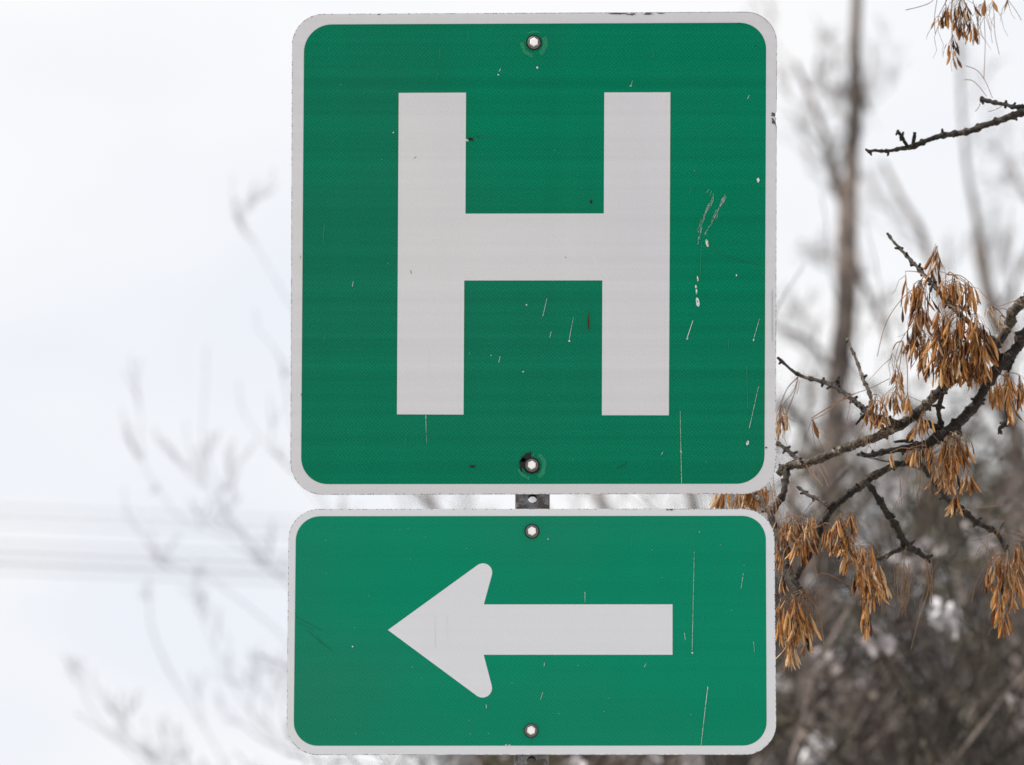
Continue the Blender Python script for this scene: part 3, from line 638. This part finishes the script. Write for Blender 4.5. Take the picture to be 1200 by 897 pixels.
# 300 individuals: the frontmost ones of each cluster, shared out by cluster size
byc = {}
for s_ in allseeds: byc.setdefault(s_[1], []).append(s_)
tot = len(allseeds); quota = {c: max(1, int(len(v)/tot*285)) for c, v in byc.items()}
for ci, lst in byc.items():
    for i, (_, _, co, (top, rot, Lm, wf, tint, _)) in enumerate(lst):
        if i < quota[ci]:
            m, _t = min(random.Random(i*7+ci).sample(var, 5), key=lambda v_: abs(v_[1]-(.42+tint)))
            o = bpy.data.objects.new('seed', m); COL.objects.link(o); o.parent = co
            o.matrix_basis = Matrix.Translation(top) @ rot @ Matrix.Diagonal((Lm*wf*.95, Lm*wf*.95, Lm, 1)); 
            o.matrix_parent_inverse = Matrix.Translation(-world_loc(co))
        else:
            seed_mb(random.Random(i*13+ci), Lm, Lm*wf*.27, .42+tint+random.Random(i).gauss(0, .12), CL[ci][1], Matrix.Translation(top) @ rot)
    if CL[ci][1].v: link('dense_seed_tuft', CL[ci][1].mesh('dense_seed_tuft'), CL[ci][0], 'stuff', M['seed'], True)
# fine hair-like bare panicles
hb = MB()
def hair(pts, w=.45, off=-.03):
    P = [(at(x, y, depth(x, y, off)), w*MP) for x, y in pts]; q, rr = catmull(P, 4*MP); hb.tube(q, rr, 4, False)
for h in [[(1086, 332), (1066, 342), (1048, 362), (1036, 385), (1028, 418)], [(1100, 318), (1120, 325), (1140, 338)], [(1170, 386), (1163, 366), (1180, 356), (1200, 350)], [(1164, 364), (1176, 362), (1186, 366)],
          [(1163, 115), (1154, 94), (1144, 82), (1132, 77.5)], [(1156, 113), (1146, 100), (1138, 94), (1130, 94)], [(1150, 117), (1147, 126), (1143, 131)], [(1175, 124), (1166, 129), (1158, 131)],
          [(1100, -10), (1092, 2), (1078, 8), (1061, 12)], [(1153, 14), (1154.5, 50), (1153, 92)], [(1165, 16), (1166, 40), (1171, 64)], [(1181, 0), (1190, 12), (1197, 24)], [(1140, 0), (1146, 30), (1148, 52)], [(1098, 0), (1095, 22), (1096, 40)],
          [(1000, 462), (985, 470), (968, 484), (952, 492)], [(1000, 462), (1020, 455), (1042, 444)], [(935, 442), (930, 458), (921, 470), (914, 480)], [(1065, 385), (1052, 408), (1046, 440), (1042, 452)], [(998, 468), (994, 486), (992, 502)], [(937, 446), (934, 462)], [(1064, 464), (1080, 471)],
          [(1097, 286), (1092, 300), (1090, 322)], [(960, 580), (940, 610), (955, 660), (966, 760)], [(941, 700), (960, 690), (978, 700)], [(940, 695), (955, 710), (963, 735), (966, 760)], [(945, 690), (962, 672), (985, 680), (1000, 690)],
          [(1148, 633), (1160, 650), (1145, 680), (1138, 706)], [(1170, 625), (1150, 632), (1136, 634)], [(1185, 628), (1200, 634)], [(1185, 622), (1200, 628)], [(1160, 612), (1176, 606), (1190, 598)], [(1110, 600), (1140, 596), (1180, 592)],
          [(1085, 655), (1088, 690), (1078, 720), (1068, 760)], [(1084, 655), (1092, 680), (1092, 705)], [(1062, 640), (1060, 655), (1058, 675)], [(1004, 640), (1014, 636), (1026, 640), (1030, 652)],
          [(912, 598), (918, 618), (914, 640)], [(900, 560), (906, 584), (898, 600)], [(905, 545), (908, 580), (912, 610)], [(880, 562), (872, 585), (862, 600)], [(930, 655), (916, 690), (913, 730)]]: hair(h)
r_ = random.Random(5)
for (cxx, cy, n, ln) in [(1055, 660, 16, 55), (1085, 655, 8, 50), (1160, 640, 12, 30), (948, 690, 16, 60), (1000, 600, 8, 35), (1080, 545, 8, 40), (1060, 560, 6, 40), (925, 600, 8, 40), (1170, 620, 8, 20), (1150, 5, 10, 45), (905, 575, 10, 30), (1012, 510, 6, 20), (960, 545, 5, 25)]:
    for k in range(n):
        x0 = cxx+r_.gauss(0, 7); e = (x0+r_.gauss(0, 9), cy+ln*r_.uniform(.5, 1.2)); hair([(x0, cy), ((x0+e[0])/2+r_.gauss(0, 4), (cy+e[1])/2), e], .32)
link('bare_seed_stalk', hb.mesh('bare_seed_stalk'), ash, 'stuff', M['stalk'])

# ------------------------------------------------------------------ background trees
def sprout(b, p, d, ln, r0, lev, rnd, up=.12, tint=.4, kids=4):
    P = [(p, r0)]; n = 4; q = p.copy(); dd = d.normalized()
    for i in range(n):
        dd = (dd+rvec(rnd)*.16+Vector((0, 0, up))).normalized(); q = q+dd*ln/n; P.append((q, max(.0012, r0*(1-.8*(i+1)/n))))
    b.tube([a for a, _ in P], [c for _, c in P], 5 if r0 > .01 else 3, False, tint)
    if lev > 0:
        for k in range(kids):
            i = rnd.randrange(1, n+1); dv = (P[i][0]-P[i-1][0]).normalized(); a = rvec(rnd); a = (a-dv*a.dot(dv)).normalized()
            sprout(b, P[i][0], (dv*.9+a*rnd.uniform(.35, .8)), ln*rnd.uniform(.45, .7), P[i][1]*.62, lev-1, rnd, up, tint, kids)
def bgtree(name, label, strokes, Y, kids, lev, seed, mat, trunk_base, trunk_r, twl=60, up=.12, tw=.5, rs=1.0):
    rnd = random.Random(seed); k = ppx(Y)
    root = thing(name, (trunk_base[0], Y, 0), label, 'tree')
    for si, st in enumerate(strokes):
        trunk = si == 0
        P = [(at(x, y, Y+rnd.uniform(-.25, .25)*(0 if trunk else 1)), r*k*rs) for x, y, r in st]
        if trunk: P.append((Vector((trunk_base[0], Y, -.1)), trunk_r))
        elif len(st[0]) == 3:
            pass
        q, rr = catmull(P, 10*k); q = [p+rvec(rnd)*k*1.0 for p in q]
        b = MB(); b.tube(q, rr, 10, True, .45)
        link('trunk' if trunk else 'limb', b.mesh('limb'), root, None, mat, True)
        b = MB(); cum = 0; vis = [i for i in range(len(q)) if q[i].z > 2.2]
        for j in range(kids if not trunk else int(kids*1.6)):
            if not vis: break
            i = rnd.choice(vis); t = (q[min(i+1, len(q)-1)]-q[max(i-1, 0)]).normalized()
            if t.z < 0: t = -t
            a = rvec(rnd); a = (a-t*a.dot(t)).normalized()
            sprout(b, q[i], t*.8+a*rnd.uniform(.5, 1.0), twl*k*rnd.uniform(.5, 1.3), max(tw*k, min(rr[i]*.35, 1.3*k)), lev, rnd, up)
        if b.v: link('twigs', b.mesh('twigs'), root, 'stuff', mat)
    return root
FB = M['farbark']
bgtree('bare_tree', 'tall blurred bare tree with a straight grey trunk rising just right of the H sign',
  [[(1004, -60, 7), (1004, 0, 8), (1002, 60, 9), (1003, 115, 10), (1000, 160, 9.5), (998, 200, 11), (994, 245, 14.5), (993, 280, 16), (992, 330, 16), (990, 380, 16.5), (983, 440, 17), (976, 520, 19), (968, 620, 21), (960, 760, 23)],
   [(972, 175, 3.5), (975, 195, 5), (982, 225, 6), (990, 255, 7)], [(932, 75, 2.5), (945, 105, 4), (958, 135, 3.5), (975, 180, 3), (990, 230, 3)],
   [(1040, 400, 3), (1030, 370, 4), (1010, 330, 5), (998, 300, 7)], [(1018, 130, 3), (1008, 112, 4), (1002, 120, 5)], [(905, 380, 2), (925, 390, 3), (950, 402, 3.5), (985, 450, 5)], [(915, 470, 5), (940, 500, 7), (965, 560, 9)]],
  27, 8, 2, 1, FB, (at(955, 897, 27).x-.15, 0), .10, 60, .12, .3, .8)
bgtree('bare_tree', 'blurred bare tree behind the right seed clusters with a swollen knot on its trunk',
  [[(1120, -20, 2), (1124, 60, 2.6), (1128, 150, 3.2), (1136, 215, 4.5), (1146, 265, 6), (1150, 297, 13), (1154, 330, 10), (1165, 375, 10), (1180, 440, 11), (1190, 540, 13), (1196, 700, 15)],
   [(1035, 190, 3), (1058, 235, 4.5), (1074, 262, 6), (1088, 300, 6), (1105, 350, 7), (1130, 420, 7), (1180, 500, 9)], [(1178, 185, 2), (1196, 215, 3), (1215, 260, 4), (1190, 330, 3), (1160, 370, 5)], [(1195, 300, 3), (1185, 370, 4), (1178, 430, 7)]],
  30, 10, 2, 2, FB, (at(1200, 897, 30).x+.1, 0), .11, 60, .12, .3, .7)
bgtree('leaning_tree', 'dark blurred trunk leaning left through the brush right of the arrow sign',
  [[(925, 560, 7), (938, 640, 9), (955, 740, 12), (985, 800, 14), (1015, 845, 15), (1045, 900, 16)],
   [(1090, 560, 4), (1070, 650, 6), (1050, 740, 7), (1030, 850, 9)], [(890, 585, 4), (915, 640, 5), (948, 700, 8)]],
  24, 6, 1, 3, FB, (at(1080, 897, 24).x+.4, 0), .10)
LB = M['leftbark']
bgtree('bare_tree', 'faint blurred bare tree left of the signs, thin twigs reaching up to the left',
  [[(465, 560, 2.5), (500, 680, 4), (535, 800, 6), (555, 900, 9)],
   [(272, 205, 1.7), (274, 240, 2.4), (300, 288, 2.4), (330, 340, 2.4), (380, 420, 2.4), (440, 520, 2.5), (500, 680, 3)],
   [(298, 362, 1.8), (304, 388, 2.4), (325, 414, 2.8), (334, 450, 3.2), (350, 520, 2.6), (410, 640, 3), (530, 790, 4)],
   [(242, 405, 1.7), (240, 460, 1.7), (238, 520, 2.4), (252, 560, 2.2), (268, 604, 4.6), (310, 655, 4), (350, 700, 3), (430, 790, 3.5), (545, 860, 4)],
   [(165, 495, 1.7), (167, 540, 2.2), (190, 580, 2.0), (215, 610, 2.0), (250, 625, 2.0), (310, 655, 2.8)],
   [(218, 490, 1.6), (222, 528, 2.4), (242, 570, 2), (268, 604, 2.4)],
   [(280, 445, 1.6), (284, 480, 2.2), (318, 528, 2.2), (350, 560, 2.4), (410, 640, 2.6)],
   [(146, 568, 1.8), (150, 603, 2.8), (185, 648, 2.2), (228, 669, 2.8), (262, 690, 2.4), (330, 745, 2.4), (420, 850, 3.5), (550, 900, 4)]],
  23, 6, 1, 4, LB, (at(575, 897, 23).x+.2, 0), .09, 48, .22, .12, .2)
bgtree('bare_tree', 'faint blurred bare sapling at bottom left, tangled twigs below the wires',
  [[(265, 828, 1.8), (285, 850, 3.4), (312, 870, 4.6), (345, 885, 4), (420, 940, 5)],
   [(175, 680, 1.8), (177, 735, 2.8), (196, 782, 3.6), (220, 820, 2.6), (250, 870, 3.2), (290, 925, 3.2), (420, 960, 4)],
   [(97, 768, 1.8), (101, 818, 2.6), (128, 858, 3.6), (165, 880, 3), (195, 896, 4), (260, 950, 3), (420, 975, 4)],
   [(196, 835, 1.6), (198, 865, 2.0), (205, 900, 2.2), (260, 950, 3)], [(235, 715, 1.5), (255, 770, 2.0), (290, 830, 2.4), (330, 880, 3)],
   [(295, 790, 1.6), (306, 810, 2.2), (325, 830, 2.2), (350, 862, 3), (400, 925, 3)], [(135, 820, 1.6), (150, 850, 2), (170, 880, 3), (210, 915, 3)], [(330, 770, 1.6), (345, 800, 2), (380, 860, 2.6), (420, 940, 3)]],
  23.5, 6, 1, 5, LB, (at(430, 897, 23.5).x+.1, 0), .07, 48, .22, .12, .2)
bgtree('bare_tree', 'blurred bare treetop seen through the gap between the two signs',
  [[(560, 480, 2), (610, 560, 3), (660, 640, 5), (700, 780, 8), (720, 900, 10)],
   [(480, 560, 2.5), (510, 598, 4), (560, 650, 4), (690, 760, 6)], [(690, 560, 3), (704, 590, 5), (730, 650, 6), (710, 800, 8)], [(800, 520, 3), (812, 590, 6), (800, 680, 7), (720, 840, 8)], [(640, 700, 3), (600, 800, 4), (560, 895, 6), (600, 940, 6), (720, 960, 8)], [(860, 560, 3), (840, 640, 5), (760, 800, 6), (725, 900, 8)]],
  28, 10, 2, 6, FB, (at(730, 897, 28).x, 0), .1)

# ------------------------------------------------------------------ brush thicket (a mass nobody could count)
def topy(x):
    T = [(-600, 1250), (200, 1000), (340, 930), (480, 870), (600, 800), (700, 690), (820, 600), (900, 470), (1000, 450), (1100, 460), (1200, 420), (1500, 400), (3000, 420)]
    for (a, ya), (b_, yb) in zip(T, T[1:]):
        if x <= b_: return ya+(yb-ya)*(x-a)/(b_-a)
    return 420
def thicket(name, label, Y0, Y1, nst, ncl, seed, x0, x1, dy, tints, pale, size, cover, power):
    rnd = random.Random(seed); b = MB(); lf = MB()
    for i in range(nst):
        Y = rnd.uniform(Y0, Y1); x = rnd.uniform(x0, x1); k = ppx(Y)
        yt = topy(x)+dy+abs(rnd.gauss(0, 130))
        top = at(x, yt, Y)
        if top.z < 1.0: continue
        lean = rnd.gauss(0, 1.7)
        base = Vector((top.x+lean, Y+rnd.gauss(0, .6), 0)); r0 = rnd.uniform(.004, .0105)*(1 if Y < 25 else 1.8)
        mid = base.lerp(top, .55)+Vector((rnd.gauss(0, .3), rnd.gauss(0, .2), 0))
        q, rr = catmull([(base, r0), (mid, r0*.8), (top, .002)], .25); q = [p+rvec(rnd)*.02 for p in q]
        tn = rnd.choice((-.3, -.2, -.1, 0, .1, .3, .45))
        b.tube(q, rr, 4, False, tn)
        zlo = at(x, 960, Y).z
        for kx_ in range(rnd.randint(3, 7)):
            j = rnd.randrange(len(q)//3, len(q)-1)
            if q[j].z < zlo-.6: continue
            t = (q[j+1]-q[j]).normalized(); a = rvec(rnd)
            sprout(b, q[j], t*.3+a*.9, rnd.uniform(.25, .7), max(.0022, rr[j]*.5), 1, rnd, .0, tn, 3)
    for i in range(ncl):
        Y = rnd.uniform(Y0, Y1); x = rnd.uniform(max(x0, 560), x1); ty = topy(x)+dy-40
        y = ty+(1020-ty)*rnd.random()**power; c = at(x, y, Y); sp = rnd.uniform(*size)
        h = noise.noise(Vector((c.x*1.5+40, Y*.12, c.z*1.5)))
        tl = tints[min(len(tints)-1, max(0, int((.5+h*.8+rnd.gauss(0, .22))*len(tints))))]
        if rnd.random() < pale*(1 if y > 560 else .3): tl = rnd.uniform(.78, 1.0); sp = rnd.uniform(.008, .022)  # pale clumps stand in for bright sky gaps, as leaf colour
        lf_s = rnd.uniform(.012, .022)*(1 if sp < .1 else 1.8)
        n_ = int(cover*sp*sp/(lf_s*lf_s)*2.2)+14
        ax = rvec(rnd); ax.y *= .3; ax.normalize(); el = rnd.uniform(1.0, 2.2)
        for m_ in range(n_):
            p = Vector((rnd.gauss(0, sp), rnd.gauss(0, sp), rnd.gauss(0, sp)))*.8; p = c+p+ax*(p.dot(ax)*(el-1)); u = rvec(rnd)*rnd.uniform(.6, 1.2)*lf_s; v = u.cross(rvec(rnd)).normalized()*u.length*.65
            n0 = len(lf.v); lf.v += [p-u, p-v, p+u, p+v]; lf.t += [min(1, max(0, tl+rnd.gauss(0, .03)))]*4; lf.f.append((n0, n0+1, n0+2, n0+3))
    root = thing(name, (at((max(x0, 0)+min(x1, 1200))/2, 897, Y0).x, (Y0+Y1)/2, 0), label, 'brush'); root['kind'] = 'stuff'
    link('stems', b.mesh('stems'), root, 'stuff', M['farbark'])
    if lf.v: link('dry_leaves_and_light_specks', lf.mesh('dry_leaves_and_light_specks'), root, 'stuff', M['leaf'])
thicket('brush_thicket', 'blurred tangle of grey-brown winter brush filling the lower right behind the ash twigs', 15.5, 22, 360, 300, 11, 380, 2300, 70, (0, .1, .3, .3, .45, .5, .62, .68, .72, .76), .36, (.012, .035), 1.7, .75)
thicket('far_brush', 'deeper blurred bank of dim olive and brown brush behind the nearer tangle', 30, 42, 420, 760, 12, 380, 1900, 60, (0, 0, 0, .1, .15, .3, .3, .5, .5), .02, (.07, .18), 2.0, .5)

# ------------------------------------------------------------------ overhead wires far off
YW = 62
for i, (y0, r, lab) in enumerate(((597, .004, 'topmost of the faint blurred overhead wires crossing the sky at left'), (611, .004, 'second blurred overhead wire from the top at left'), (636, .005, 'third blurred overhead wire, below the wide gap at left'), (650, .007, 'fourth blurred overhead wire, darkest of the faint bands at left'), (661, .005, 'lowest of the faint blurred overhead wires at left'))):
    b = MB(); P = []
    p0 = at(0, y0, YW); p1 = at(340, y0+14, YW); s_ = (p1.z-p0.z)/(p1.x-p0.x)
    for k in range(61):
        x = -38+76*k/60*.88; P.append(Vector((x, YW+i*.12, p0.z+s_*(x-p0.x)+.0006*(x-p0.x)**2)))
    b.tube(P, [r]*len(P), 6, True)
    o = link('overhead_wire', b.mesh('overhead_wire'), None, None, M['wire'], True)
    o['label'] = lab; o['category'] = 'wire'; o['group'] = 'overhead wires at left'
